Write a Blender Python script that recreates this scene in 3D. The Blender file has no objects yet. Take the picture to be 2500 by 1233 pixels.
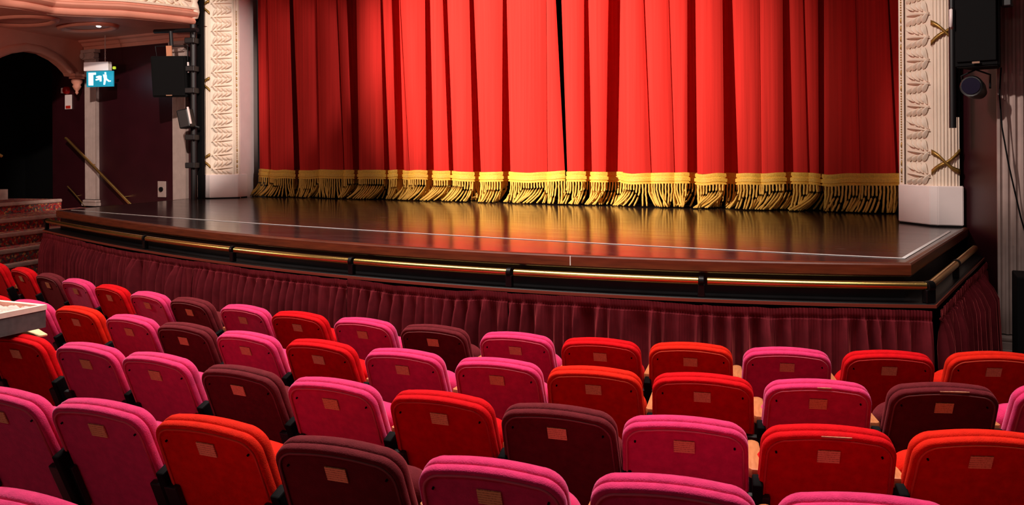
import bpy, bmesh, math, random
import numpy as np
from mathutils import Vector, Matrix
random.seed(7)
S = bpy.context.scene
C = S.collection
PI = math.pi

# ------------------------------------------------------------------ camera
F = 1950.0; PSI = math.radians(26.9); ROLL = 0.0055; ZC = 1.89
cd = bpy.data.cameras.new('camera'); cam = bpy.data.objects.new('camera', cd); C.objects.link(cam)
cd.sensor_fit = 'HORIZONTAL'; cd.sensor_width = 36.0; cd.lens = 36.0 * F / 2500.0
cd.shift_y = -(616.5 - 369.0) / 2500.0
cd.clip_start = 0.05; cd.clip_end = 200
cam.matrix_world = Matrix.Translation((0, 0, ZC)) @ Matrix.Rotation(PSI, 4, 'Z') @ Matrix.Rotation(PI/2, 4, 'X') @ Matrix.Rotation(-ROLL, 4, 'Z')
S.camera = cam

# ------------------------------------------------------------------ world, light, exposure
S.view_settings.view_transform = 'Standard'; S.view_settings.look = 'None'
S.view_settings.gamma = 1.0; S.view_settings.use_curve_mapping = False
S.view_settings.exposure = 0.0
w = bpy.data.worlds.new('world'); S.world = w; w.use_nodes = True
w.node_tree.nodes['Background'].inputs[0].default_value = (1.0, 0.72, 0.62, 1)
w.node_tree.nodes['Background'].inputs[1].default_value = 0.012

def look(o, target):
    d = Vector(target) - o.location
    o.rotation_euler = d.to_track_quat('-Z', 'Y').to_euler()
def spot(name, loc, tgt, power, size, blend, col, radius=0.15):
    l = bpy.data.lights.new(name, 'SPOT'); l.energy = power; l.spot_size = math.radians(size); l.spot_blend = blend
    l.color = col; l.shadow_soft_size = radius
    o = bpy.data.objects.new(name, l); o.location = loc; look(o, tgt); C.objects.link(o); return o
def area(name, loc, tgt, power, sx, sy, col, spread=180):
    l = bpy.data.lights.new(name, 'AREA'); l.shape = 'RECTANGLE'; l.size = sx; l.size_y = sy; l.energy = power; l.color = col; l.spread = math.radians(spread)
    o = bpy.data.objects.new(name, l); o.location = loc; look(o, tgt); C.objects.link(o); return o
def point(name, loc, power, col, r=0.1):
    l = bpy.data.lights.new(name, 'POINT'); l.energy = power; l.color = col; l.shadow_soft_size = r
    o = bpy.data.objects.new(name, l); o.location = loc; C.objects.link(o); return o
# front-of-house spot on the house curtain, thrown from the left of the auditorium
spot('front_of_house_spot', (-9.4, -1.0, 6.6), (-4.75, 10.3, 3.2), 21000, 31, 1.0, (1.0, 0.80, 0.62), 0.10)
# two narrow unseen spots, added to brighten the plaster piers
spot('left_pier_spot', (-3.2, 1.2, 6.6), (-11.95, 9.4, 2.7), 4600, 21, 0.4, (1.0, 0.84, 0.74), 0.10)
spot('right_pier_spot', (-3.6, 2.6, 6.0), (0.75, 8.9, 2.5), 1700, 22, 0.5, (1.0, 0.84, 0.76), 0.10)
spot('left_reveal_fill', (-0.9, 8.0, 5.6), (-10.4, 9.8, 2.8), 1200, 20, 0.6, (1.0, 0.86, 0.80), 0.08)  # added fill that brightens the left reveal wall
# house light over the stalls
area('house_light', (-3.0, 3.7, 5.4), (-3.0, 3.3, 0), 390, 8.5, 2.0, (1.0, 0.86, 0.80), 120)
area('rear_fill_light', (-2.6, -5.0, 5.6), (-3.0, 6.0, 1.0), 40, 5.0, 1.2, (1.0, 0.84, 0.76))  # unseen fill added behind the camera to lift the seat backs
# warm fill added outside the frame for the balcony and steps at left
point('left_fill_light', (-10.6, 3.0, 3.3), 260, (1.0, 0.62, 0.50), 0.2)

# ------------------------------------------------------------------ helpers: photo pixel -> point at a real depth
def uv(x, y):
    dx = x - 1250; dy = y - 369
    return dx - ROLL*dy, dy + ROLL*dx
FW = Vector((-math.sin(PSI), math.cos(PSI), 0)); RT = Vector((math.cos(PSI), math.sin(PSI), 0))
def ray(x, y):
    u, v = uv(x, y)
    return FW + RT*(u/F) + Vector((0, 0, -v/F))
O = Vector((0, 0, ZC))
def atd(x, y, d): return O + ray(x, y)*d
def atZ(x, y, z): r = ray(x, y); return O + r*((z - ZC)/r.z)
def atY(x, y, Y): r = ray(x, y); return O + r*(Y/r.y)
def atP(x, y, p0, n):                       # vertical plane through p0 with plan normal n
    r = ray(x, y); return O + r*((p0[0]*n[0] + p0[1]*n[1])/(r.x*n[0] + r.y*n[1]))
def px(P):
    q = Vector(P) - O; d = q.dot(FW); u = q.dot(RT)/d*F; v = -q.z/d*F
    return 1250 + u + ROLL*v, 369 + v - ROLL*u

# ------------------------------------------------------------------ materials
def lin(c): return tuple((v/12.92 if v <= 0.04045 else ((v+0.055)/1.055)**2.4) for v in (x/255 for x in c))
def mat(name, col, rough=0.5, metal=0.0, sheen=0.0, sheen_col=None, var=0.0, scale=8.0, bump=0.0, bscale=None, spec=None, stretch=None, col2=None, sheen_rough=0.4):
    m = bpy.data.materials.new(name); m.use_nodes = True
    nt = m.node_tree; b = nt.nodes['Principled BSDF']
    c = lin(col); b.inputs['Base Color'].default_value = (*c, 1)
    b.inputs['Roughness'].default_value = rough; b.inputs['Metallic'].default_value = metal
    if spec is not None: b.inputs['Specular IOR Level'].default_value = spec
    if sheen:
        b.inputs['Sheen Weight'].default_value = sheen; b.inputs['Sheen Roughness'].default_value = sheen_rough
        b.inputs['Sheen Tint'].default_value = (*lin(sheen_col or col), 1)
    tc = nt.nodes.new('ShaderNodeTexCoord'); mp = nt.nodes.new('ShaderNodeMapping')
    nt.links.new(tc.outputs['Object'], mp.inputs[0])
    if stretch: mp.inputs['Scale'].default_value = stretch
    if var or col2:
        n = nt.nodes.new('ShaderNodeTexNoise'); n.inputs['Scale'].default_value = scale; n.inputs['Detail'].default_value = 5
        nt.links.new(mp.outputs[0], n.inputs['Vector'])
        r = nt.nodes.new('ShaderNodeValToRGB')
        c2 = lin(col2) if col2 else tuple(min(1, v*(1+var)) for v in c)
        c1 = c if col2 else tuple(v*(1-var) for v in c)
        r.color_ramp.elements[0].position = 0.32; r.color_ramp.elements[0].color = (*c1, 1)
        r.color_ramp.elements[1].position = 0.68; r.color_ramp.elements[1].color = (*c2, 1)
        nt.links.new(n.outputs[0], r.inputs[0]); nt.links.new(r.outputs[0], b.inputs['Base Color'])
    if bump:
        n2 = nt.nodes.new('ShaderNodeTexNoise'); n2.inputs['Scale'].default_value = bscale or scale; n2.inputs['Detail'].default_value = 4
        nt.links.new(mp.outputs[0], n2.inputs['Vector'])
        bp = nt.nodes.new('ShaderNodeBump'); bp.inputs['Strength'].default_value = bump; bp.inputs['Distance'].default_value = 0.01
        nt.links.new(n2.outputs[0], bp.inputs['Height']); nt.links.new(bp.outputs[0], b.inputs['Normal'])
    return m
def emit(name, col, s):
    m = bpy.data.materials.new(name); m.use_nodes = True; b = m.node_tree.nodes['Principled BSDF']
    b.inputs['Base Color'].default_value = (*lin(col), 1)
    b.inputs['Emission Color'].default_value = (*lin(col), 1); b.inputs['Emission Strength'].default_value = s
    return m
M = {}
M['pink'] = mat('pink_velvet', (208, 48, 100), 0.9, sheen=0.7, sheen_col=(255, 160, 205), var=0.12, scale=30, bump=0.25, bscale=220, spec=0.1)
M['red'] = mat('red_velvet', (196, 8, 18), 0.9, sheen=0.3, sheen_col=(255, 60, 60), var=0.12, scale=30, bump=0.25, bscale=220, spec=0.1)
M['orange'] = mat('orange_red_velvet', (204, 30, 14), 0.9, sheen=0.3, sheen_col=(255, 90, 50), var=0.12, scale=30, bump=0.25, bscale=220, spec=0.1)
M['dark'] = mat('maroon_velvet', (92, 26, 32), 0.9, sheen=0.5, sheen_col=(190, 90, 95), var=0.15, scale=30, bump=0.25, bscale=220, spec=0.1)
PIPE = {'pink': mat('pink_piping', (214, 92, 112), 0.8), 'red': mat('red_piping', (200, 40, 34), 0.8),
        'orange': mat('orange_piping', (214, 70, 40), 0.8), 'dark': mat('maroon_piping', (126, 66, 64), 0.8)}
M['black'] = mat('black_metal', (16, 16, 18), 0.45, var=0.2, scale=20)
M['blackmatte'] = mat('black_matte', (9, 9, 10), 0.8, spec=0.15)
M['gloss'] = mat('black_gloss_paint', (10, 9, 10), 0.4, var=0.3, scale=6, spec=0.25)
M['wood'] = mat('armrest_beech', (196, 126, 80), 0.4, col2=(170, 100, 58), scale=14, stretch=(6, 0.8, 6))
M['brass'] = mat('polished_brass', (240, 196, 112), 0.27, 1.0, var=0.12, scale=4)
M['satinbrass'] = mat('satin_brass', (250, 206, 122), 0.38, 1.0, var=0.1, scale=6)
M['velour'] = mat('stage_curtain_velour', (205, 46, 42), 0.85, sheen=0.12, sheen_col=(255, 120, 80), var=0.15, scale=6, spec=0.1, stretch=(5, 5, 0.06), bump=0.08, bscale=60)
M['gold'] = mat('gold_cord', (252, 196, 92), 0.6, var=0.14, scale=60, bump=0.5, bscale=120, sheen=0.1, sheen_col=(255, 230, 150))
M['goldband'] = mat('gold_braid', (248, 190, 76), 0.55, var=0.18, scale=70, bump=0.4, bscale=90)
M['skirt'] = mat('plum_velvet_skirt', (100, 26, 34), 0.85, sheen=1.0, sheen_col=(226, 96, 96), var=0.2, scale=10, spec=0.1, sheen_rough=0.25)
M['plaster'] = mat('cream_plaster', (240, 220, 200), 0.6, var=0.04, scale=6, bump=0.05)
M['whitepaint'] = mat('white_gloss_paint', (246, 230, 226), 0.4, var=0.03, scale=5)
M['pinkplaster'] = mat('pale_pink_plaster', (244, 224, 220), 0.65, var=0.05, scale=3, bump=0.06, bscale=25)
M['salmon'] = mat('salmon_plaster', (206, 138, 116), 0.65, var=0.06, scale=3, bump=0.06, bscale=25)
M['gilt'] = mat('antique_gilt', (168, 128, 62), 0.4, 0.55, var=0.2, scale=30)
M['maroonwall'] = mat('maroon_wall_paint', (48, 10, 18), 0.42, var=0.12, scale=2.5, bump=0.04, bscale=30)
M['greypaint'] = mat('grey_pilaster_paint', (170, 148, 140), 0.6, var=0.08, scale=9)
M['carpet'] = mat('stalls_carpet', (92, 20, 28), 0.95, var=0.35, scale=25)
M['deck'] = None
def deck_mat():
    m = bpy.data.materials.new('stage_deck_boards'); m.use_nodes = True; nt = m.node_tree; b = nt.nodes['Principled BSDF']
    tc = nt.nodes.new('ShaderNodeTexCoord'); mp = nt.nodes.new('ShaderNodeMapping'); mp.inputs['Scale'].default_value = (0.8, 7, 1)
    nt.links.new(tc.outputs['Object'], mp.inputs[0])
    n = nt.nodes.new('ShaderNodeTexNoise'); n.inputs['Scale'].default_value = 1.6; n.inputs['Detail'].default_value = 8; n.inputs['Roughness'].default_value = 0.65
    nt.links.new(mp.outputs[0], n.inputs['Vector'])
    r = nt.nodes.new('ShaderNodeValToRGB')
    r.color_ramp.elements[0].position = 0.3; r.color_ramp.elements[0].color = (*lin((34, 30, 30)), 1)
    r.color_ramp.elements[1].position = 0.75; r.color_ramp.elements[1].color = (*lin((66, 54, 52)), 1)
    nt.links.new(n.outputs[0], r.inputs[0])
    v = nt.nodes.new('ShaderNodeTexNoise'); v.inputs['Scale'].default_value = 5; v.inputs['Detail'].default_value = 6   # scuffs
    nt.links.new(tc.outputs['Object'], v.inputs['Vector'])
    vr = nt.nodes.new('ShaderNodeValToRGB'); vr.color_ramp.elements[0].position = 0.66; vr.color_ramp.elements[1].position = 0.78
    vr.color_ramp.elements[0].color = (0, 0, 0, 1); vr.color_ramp.elements[1].color = (0.35, 0.35, 0.35, 1)
    nt.links.new(v.outputs[0], vr.inputs[0])
    mx = nt.nodes.new('ShaderNodeMixRGB'); mx.inputs[2].default_value = (*lin((128, 110, 104)), 1)
    nt.links.new(vr.outputs[0], mx.inputs[0]); nt.links.new(r.outputs[0], mx.inputs[1]); nt.links.new(mx.outputs[0], b.inputs['Base Color'])
    rr = nt.nodes.new('ShaderNodeMapRange'); rr.inputs['To Min'].default_value = 0.09; rr.inputs['To Max'].default_value = 0.22
    nt.links.new(n.outputs[0], rr.inputs[0]); nt.links.new(rr.outputs[0], b.inputs['Roughness'])
    bp = nt.nodes.new('ShaderNodeBump'); bp.inputs['Strength'].default_value = 0.04; bp.inputs['Distance'].default_value = 0.01
    nt.links.new(n.outputs[0], bp.inputs['Height']); nt.links.new(bp.outputs[0], b.inputs['Normal'])
    return m
M['deck'] = deck_mat()
M['lip'] = mat('mahogany_edge', (112, 50, 24), 0.4, col2=(84, 34, 14), scale=5, stretch=(1, 1, 9))
M['ledge'] = mat('red_brown_ledge', (124, 52, 36), 0.45)
M['line'] = mat('white_line_paint', (250, 246, 242), 0.4, var=0.1, scale=14)
def carpet_pattern():
    m = bpy.data.materials.new('patterned_stair_carpet'); m.use_nodes = True; nt = m.node_tree; b = nt.nodes['Principled BSDF']
    tc = nt.nodes.new('ShaderNodeTexCoord'); v = nt.nodes.new('ShaderNodeTexVoronoi'); v.inputs['Scale'].default_value = 34
    nt.links.new(tc.outputs['Object'], v.inputs['Vector'])
    r = nt.nodes.new('ShaderNodeValToRGB'); e = r.color_ramp.elements
    e[0].position = 0; e[0].color = (*lin((158, 44, 46)), 1); e[1].position = 1; e[1].color = (*lin((126, 34, 48)), 1)
    for p, c in ((0.3, (96, 52, 62)), (0.5, (206, 146, 90)), (0.62, (184, 60, 54)), (0.8, (100, 94, 84))):
        q = r.color_ramp.elements.new(p); q.color = (*lin(c), 1)
    r.color_ramp.interpolation = 'CONSTANT'
    s = nt.nodes.new('ShaderNodeSeparateColor'); nt.links.new(v.outputs['Color'], s.inputs[0]); nt.links.new(s.outputs[0], r.inputs[0])
    nt.links.new(r.outputs[0], b.inputs['Base Color']); b.inputs['Roughness'].default_value = 0.95
    return m
M['stair'] = carpet_pattern()
M['nosing'] = mat('worn_grey_nosing', (190, 158, 146), 0.6, var=0.15, scale=12)
def plaque_mat():
    m = bpy.data.materials.new('engraved_tan_plaque'); m.use_nodes = True; nt = m.node_tree; b = nt.nodes['Principled BSDF']
    tc = nt.nodes.new('ShaderNodeTexCoord'); wv = nt.nodes.new('ShaderNodeTexWave'); wv.bands_direction = 'Z'; wv.inputs['Scale'].default_value = 38
    wv.inputs['Distortion'].default_value = 0.0
    n = nt.nodes.new('ShaderNodeTexNoise'); n.inputs['Scale'].default_value = 160
    nt.links.new(tc.outputs['Object'], wv.inputs['Vector']); nt.links.new(tc.outputs['Object'], n.inputs['Vector'])
    mu = nt.nodes.new('ShaderNodeMath'); mu.operation = 'MULTIPLY'; nt.links.new(wv.outputs['Fac'], mu.inputs[0]); nt.links.new(n.outputs[0], mu.inputs[1])
    r = nt.nodes.new('ShaderNodeValToRGB'); r.color_ramp.elements[0].position = 0.25; r.color_ramp.elements[0].color = (*lin((240, 190, 128)), 1)
    r.color_ramp.elements[1].position = 0.62; r.color_ramp.elements[1].color = (*lin((170, 108, 66)), 1)
    nt.links.new(mu.outputs[0], r.inputs[0]); nt.links.new(r.outputs[0], b.inputs['Base Color']); b.inputs['Roughness'].default_value = 0.5
    return m
M['plaque'] = plaque_mat()

# ------------------------------------------------------------------ object helpers
def obj(name, bm, m, parent=None, smooth=False, angle=None):
    me = bpy.data.meshes.new(name)
    bmesh.ops.recalc_face_normals(bm, faces=bm.faces)
    if smooth:
        for f in bm.faces: f.smooth = True
    if angle is not None:
        for e in bm.edges:
            if len(e.link_faces) == 2 and e.calc_face_angle(0) > math.radians(angle): e.smooth = False
    bm.to_mesh(me); bm.free()
    o = bpy.data.objects.new(name, me); C.objects.link(o)
    for k in (m if isinstance(m, list) else [m]): me.materials.append(k)
    if parent: o.parent = parent
    return o
def thing(name, label, cat, loc=(0, 0, 0), rz=0.0, group=None):
    o = bpy.data.objects.new(name, None); C.objects.link(o); o.empty_display_size = 0.1
    o.location = loc; o.rotation_euler = (0, 0, rz); return tag(o, label, cat, group)
def tag(o, label, cat, group=None):
    o['label'] = label; o['category'] = cat
    if group: o['group'] = group
    return o
def struct(name, bm, m, **k):
    o = obj(name, bm, m, **k); o['kind'] = 'structure'; return o
def BM(): return bmesh.new()
def poly(bm, pts):
    return bm.faces.new([bm.verts.new(p) for p in pts])
def box(bm, c, s, rot=None, bev=0.0):
    r = bmesh.ops.create_cube(bm, size=1.0); vs = r['verts']
    for v in vs:
        v.co = Vector((v.co.x*s[0], v.co.y*s[1], v.co.z*s[2]))
    if bev:
        es = list({e for v in vs for e in v.link_edges})
        q = bmesh.ops.bevel(bm, geom=es, offset=bev, segments=2, affect='EDGES', profile=0.5)
        vs = list({v for f in q['faces'] for v in f.verts} | {v for v in vs if v.is_valid})
    for v in vs:
        co = v.co
        if rot: co = rot @ co
        v.co = co + Vector(c)
def prism(bm, plan, z0, z1, caps=True):
    n = len(plan); a = [bm.verts.new((p[0], p[1], z0)) for p in plan]; b = [bm.verts.new((p[0], p[1], z1)) for p in plan]
    for i in range(n): bm.faces.new((a[i], a[(i+1) % n], b[(i+1) % n], b[i]))
    if caps: bm.faces.new(a[::-1]); bm.faces.new(b)
def tube(bm, pts, r, n=8, caps=True):
    rings = []; pts = [Vector(p) for p in pts]
    for i, p in enumerate(pts):
        t = (pts[min(i+1, len(pts)-1)] - pts[max(i-1, 0)]).normalized()
        up = Vector((0, 0, 1)) if abs(t.z) < 0.95 else Vector((1, 0, 0))
        a = t.cross(up).normalized(); b = a.cross(t).normalized(); rr = r[i] if isinstance(r, (list, tuple)) else r
        rings.append([bm.verts.new(p + a*math.cos(k*2*PI/n)*rr + b*math.sin(k*2*PI/n)*rr) for k in range(n)])
    for i in range(len(rings)-1):
        for k in range(n): bm.faces.new((rings[i][k], rings[i][(k+1) % n], rings[i+1][(k+1) % n], rings[i+1][k]))
    if caps: bm.faces.new(rings[0][::-1]); bm.faces.new(rings[-1])
def grid(bm, rows, close_u=False):
    vs = [[bm.verts.new(p) for p in r] for r in rows]
    for i in range(len(vs)-1):
        m_ = len(vs[i]); R = range(m_) if close_u else range(m_-1)
        for j in R: bm.faces.new((vs[i][j], vs[i][(j+1) % m_], vs[i+1][(j+1) % m_], vs[i+1][j]))
    return vs
def lathe(bm, prof, c, n=20):
    grid(bm, [[(c[0]+r*math.cos(k*2*PI/n), c[1]+r*math.sin(k*2*PI/n), c[2]+z) for k in range(n)] for r, z in prof], True)
def sweep(bm, path, prof, closed_prof=False):
    """path: list of plan (x,y); prof: list of (offset to the right-hand side of travel, z)"""
    P = [Vector((p[0], p[1])) for p in path]; rows = []
    for i, p in enumerate(P):
        t0 = (P[i]-P[i-1]).normalized() if i else None; t1 = (P[i+1]-P[i]).normalized() if i < len(P)-1 else None
        t0 = t0 or t1; t1 = t1 or t0
        n0 = Vector((t0.y, -t0.x)); n1 = Vector((t1.y, -t1.x)); n = (n0+n1).normalized(); n /= max(0.35, n.dot(n0))
        rows.append([(p.x+n.x*o, p.y+n.y*o, z) for o, z in prof])
    vs = grid(bm, rows, closed_prof)
    if closed_prof:
        bm.faces.new(vs[0][::-1]); bm.faces.new(vs[-1])
def resample(path, step):
    P = [Vector(p) for p in path]; L = [0]
    for a, b in zip(P, P[1:]): L.append(L[-1]+(b-a).length)
    n = max(2, int(L[-1]/step)+1); out = []; j = 0
    for k in range(n):
        s = L[-1]*k/(n-1)
        while j < len(P)-2 and L[j+1] < s: j += 1
        out.append(P[j].lerp(P[j+1], (s-L[j])/max(1e-9, L[j+1]-L[j])))
    return out
def smoothnoise(seed):
    rnd = random.Random(seed); t = [rnd.uniform(-1, 1) for _ in range(512)]
    def f(x):
        i = math.floor(x); u = x-i; u = u*u*(3-2*u); return t[i % 512]*(1-u)+t[(i+1) % 512]*u
    return f

# ------------------------------------------------------------------ seat rows in plan (fitted arcs)
ROWS = {  # height of the camera over the seat tops, seat tops
 'front':  (1.05, [(2423,856,'orange'),(2168,854,'red'),(1920,847,'pink'),(1685,836,'orange'),(1463,826,'red'),(1256,812,'pink'),(1062,791,'dark'),(889,775,'pink'),(732,759,'red'),(599,743,'pink'),(472,725,'dark'),(366,711,'pink'),(268,695,'red'),(186,680,'pink'),(116,667,'dark'),(57,652,'red'),(4,638,'red')]),
 'second': (1.01, [(2610,936,'pink'),(2300,932,'dark'),(1995,927,'pink'),(1714,910,'red'),(1450,893,'orange'),(1214,874,'pink'),(988,850,'pink'),(786,827,'red'),(607,808,'pink'),(450,788,'dark'),(315,769,'pink'),(189,747,'orange'),(76,731,'pink'),(-20,716,'red')]),
 'third':  (0.965, [(2388,1047,'orange'),(2020,1037,'red'),(1670,1014,'pink'),(1362,987,'dark'),(1073,957,'red'),(815,922,'pink'),(590,892,'dark'),(385,861,'pink'),(210,838,'pink'),(40,815,'red'),(-108,796,'pink')]),
 'fourth': (0.89, [(2625,1243,'red'),(2117,1205,'pink'),(1640,1163,'pink'),(1196,1122,'pink'),(827,1070,'dark'),(511,1017,'orange'),(249,975,'pink'),(10,945,'pink')]),
 'nearest': (0.83, [(60,1207,'pink')]),
}
FIT = {}
for k, (H, p) in ROWS.items():
    if k == 'nearest': continue
    q = [atZ(x, y, ZC-H) for x, y, c in p]
    FIT[k] = np.polyfit([v.x for v in q], [v.y for v in q], 3)
q4 = FIT['fourth']
FIT['nearest'] = q4 + np.array([0, 0, 0, -0.72])
def fy(k, X): return float(np.polyval(FIT[k], max(-7.6, min(1.2, X))))
def fang(k, X): return math.atan(float(np.polyval(np.polyder(FIT[k]), max(-7.6, min(1.2, X)))))
FLOORZ = {k: ZC-H-0.84 for k, (H, p) in ROWS.items()}

# ------------------------------------------------------------------ stalls floor
bm = BM(); rows = []
XS = [-17+0.5*i for i in range(42)]
rows.append([(x, 13.0, -0.0) for x in XS])
for k in ('front', 'second', 'third', 'fourth', 'nearest'):
    if k == 'front': rows.append([(x, fy(k, x)+0.9, -0.0) for x in XS])
    rows.append([(x, fy(k, x)+0.1, FLOORZ[k]) for x in XS])
rows.append([(x, -6.0, 0.75) for x in XS])
grid(bm, rows); struct('floor', bm, M['carpet'])

# ------------------------------------------------------------------ stage
ZS = 1.14
lip_px = [(320,541),(600,573),(816,590),(1031,604),(1250,616.5),(1408,622),(1641,631),(1800,636),(1900,639.5)]
lp = [atZ(x, y, ZS) for x, y in lip_px]; LC = atZ(139, 514, ZS); RC = atZ(2221, 642, ZS); RB = atZ(2352, 564, ZS)
fit = np.polyfit([LC.x]+[v.x for v in lp]+[RC.x], [LC.y]+[v.y for v in lp]+[RC.y], 4)
LX = [LC.x+(RC.x-LC.x)*i/60 for i in range(61)]
LIP = [(x, float(np.polyval(fit, x))) for x in LX]
RB = (RB.x, RB.y); RB2 = (0.42, 8.72)
LB = (-10.72, 9.45)
def right_side_of(path): return path
FRONT = [LB] + LIP + [RB2]                              # travels left to right; the audience is on the right-hand side
stage = thing('stage', 'curved dark stage apron with mahogany edge and white line in front of red curtain', 'stage', (0, 0, 0))
bm = BM()
deck_plan = FRONT + [(0.10, 9.25), (0.10, 11.95), (-10.35, 11.95), (-10.35, 10.2)]
prism(bm, deck_plan, ZS-0.09, ZS); obj('stage_deck', bm, M['deck'], stage)
bm = BM(); sweep(bm, FRONT, [(-0.03, ZS-0.083), (0.006, ZS-0.083), (0.010, ZS-0.076), (0.010, ZS-0.012), (0.004, ZS-0.002), (-0.01, ZS+0.0015), (-0.03, ZS+0.0015)], False)
obj('edge_board', bm, M['lip'], stage)
bm = BM(); sweep(bm, FRONT, [(-0.10, ZS-0.083), (-0.035, ZS-0.083), (-0.035, 0.0), (-0.10, 0.0)], True); obj('fascia', bm, M['gloss'], stage)
OFF = 0.135; ZR = 1.012; ZL = 0.905
bm = BM(); sweep(bm, FRONT[1:], [(-0.04, ZL-0.03), (OFF+0.02, ZL-0.03), (OFF+0.03, ZL-0.024), (OFF+0.03, ZL-0.008), (OFF+0.02, ZL), (-0.04, ZL)], True); obj('ledge', bm, M['gloss'], stage)
bm = BM(); sweep(bm, FRONT[1:], [(OFF+0.02, ZL-0.026), (OFF+0.036, ZL-0.026), (OFF+0.036, ZL-0.006), (OFF+0.02, ZL-0.006)], True); obj('ledge_edge', bm, M['ledge'], stage)
# painted white line
wl = [atZ(x, y, ZS) for x, y in [(175,513),(400,530),(640,546),(950,566.5),(1250,583.5),(1530,598),(1800,610.5),(2000,621.5),(2205,632)]]
wfit = np.polyfit([v.x for v in wl], [v.y for v in wl], 3)
wp = [(wl[0].x+(wl[-1].x-wl[0].x)*i/50,) for i in range(51)]; wp = [(x[0], float(np.polyval(wfit, x[0]))) for x in wp]
we = atZ(2318, 565, ZS); wp += [(we.x, we.y)]
bm = BM(); sweep(bm, wp, [(-0.012, ZS+0.002), (-0.012, ZS+0.0035), (0.014, ZS+0.0035), (0.014, ZS+0.002)], True); obj('white_line', bm, M['line'], stage)

# old drip of pale paint on the edge board
pd = atZ(1411, 622, ZS); k_ = min(range(len(FRONT)), key=lambda i: abs(FRONT[i][0]-pd.x)); tn = (Vector(FRONT[k_+1])-Vector(FRONT[k_-1])).normalized()
bm = BM(); box(bm, (FRONT[k_][0]+tn.y*0.0115, FRONT[k_][1]-tn.x*0.0115, ZS-0.04), (0.007, 0.004, 0.07), Matrix.Rotation(math.atan2(tn.y, tn.x), 3, 'Z'), 0.0015)
obj('paint_drip', bm, M['line'], stage)
# offset front path for rail and skirt
def offset(path, o):
    P = [Vector(p) for p in path]; out = []
    for i, p in enumerate(P):
        t0 = (P[i]-P[i-1]).normalized() if i else None; t1 = (P[i+1]-P[i]).normalized() if i < len(P)-1 else None
        t0 = t0 or t1; t1 = t1 or t0
        n0 = Vector((t0.y, -t0.x)); n1 = Vector((t1.y, -t1.x)); n = (n0+n1).normalized(); n /= max(0.35, n.dot(n0))
        out.append(p+n*o)
    return out
RAILP = resample(offset(LIP+[RB2], OFF-0.01), 0.02)
ci = min(range(len(RAILP)), key=lambda i: (RAILP[i]-offset(LIP+[RB2], OFF-0.01)[60]).length)   # corner index
def idx_at_px(path, X, z, hi=None):
    return min(range(0, hi or len(path)), key=lambda i: abs(px((path[i].x, path[i].y, z))[0]-X))
cuts = [0] + [idx_at_px(RAILP, X, ZR, ci) for X in (355, 567, 860, 1245, 1715)] + [ci]
RE = idx_at_px(RAILP[ci:], 2334, ZR)+ci; RE2 = idx_at_px(RAILP[ci:], 2380, ZR)+ci
segs = list(zip(cuts, cuts[1:])) + [(ci, RE), (RE, RE2)]
names = ['far left', 'second from the left', 'third from the left', 'left of centre', 'centre', 'right of centre', 'right front', 'first along the right side', 'last along the right side']
names = ['leftmost length, beside the carpeted steps', 'second length from the left', 'third length from the left', 'fourth length from the left', 'fifth length from the left', 'right-hand front length, ending at the corner post', 'short length round the right corner', 'last short length by the right wall']
for (a, b), nm in zip(segs, names):
    g = 3 if b < len(RAILP)-1 else 0
    pts = RAILP[a+2:b-1:4] + [RAILP[b-1]]
    t = thing('brass_rail', 'polished brass rail under the stage edge, ' + nm, 'rail', (pts[0].x, pts[0].y, ZL), 0, 'brass rails round the stage')
    inv = Vector((pts[0].x, pts[0].y, ZL))
    bm = BM(); tube(bm, [Vector((p.x, p.y, ZR))-inv for p in pts], 0.027, 14); obj('rail_tube', bm, M['brass'], t, True, 50)
post_names = ['at the far left end of the brass rail', 'second from the left under the brass rail', 'third from the left under the brass rail', 'fourth from the left under the brass rail', 'fifth from the left under the brass rail', 'sixth from the left under the brass rail', 'at the right front corner of the stage', 'halfway along the right side rail']
for i, nm in zip(cuts + [RE], post_names):
    p = RAILP[min(max(i, 1), len(RAILP)-2)]; tn = (RAILP[min(i+1, len(RAILP)-1)]-RAILP[max(i-1, 0)]); a = math.atan2(tn.y, tn.x)
    t = thing('rail_bracket', 'black gloss bracket ' + nm, 'bracket', (p.x, p.y, ZL), a, 'black rail brackets')
    wdt = 0.032 if i != ci else 0.05
    bm = BM(); box(bm, (0, 0.0, (ZR-ZL)/2-0.01), (wdt*1.5, 0.045, ZR-ZL-0.02), bev=0.006); obj('upright', bm, M['gloss'], t)
    bm = BM(); tube(bm, [(-wdt/2, 0, ZR-ZL), (wdt/2, 0, ZR-ZL)], 0.034, 14); obj('collar', bm, M['gloss'], t, True, 50)
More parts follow.
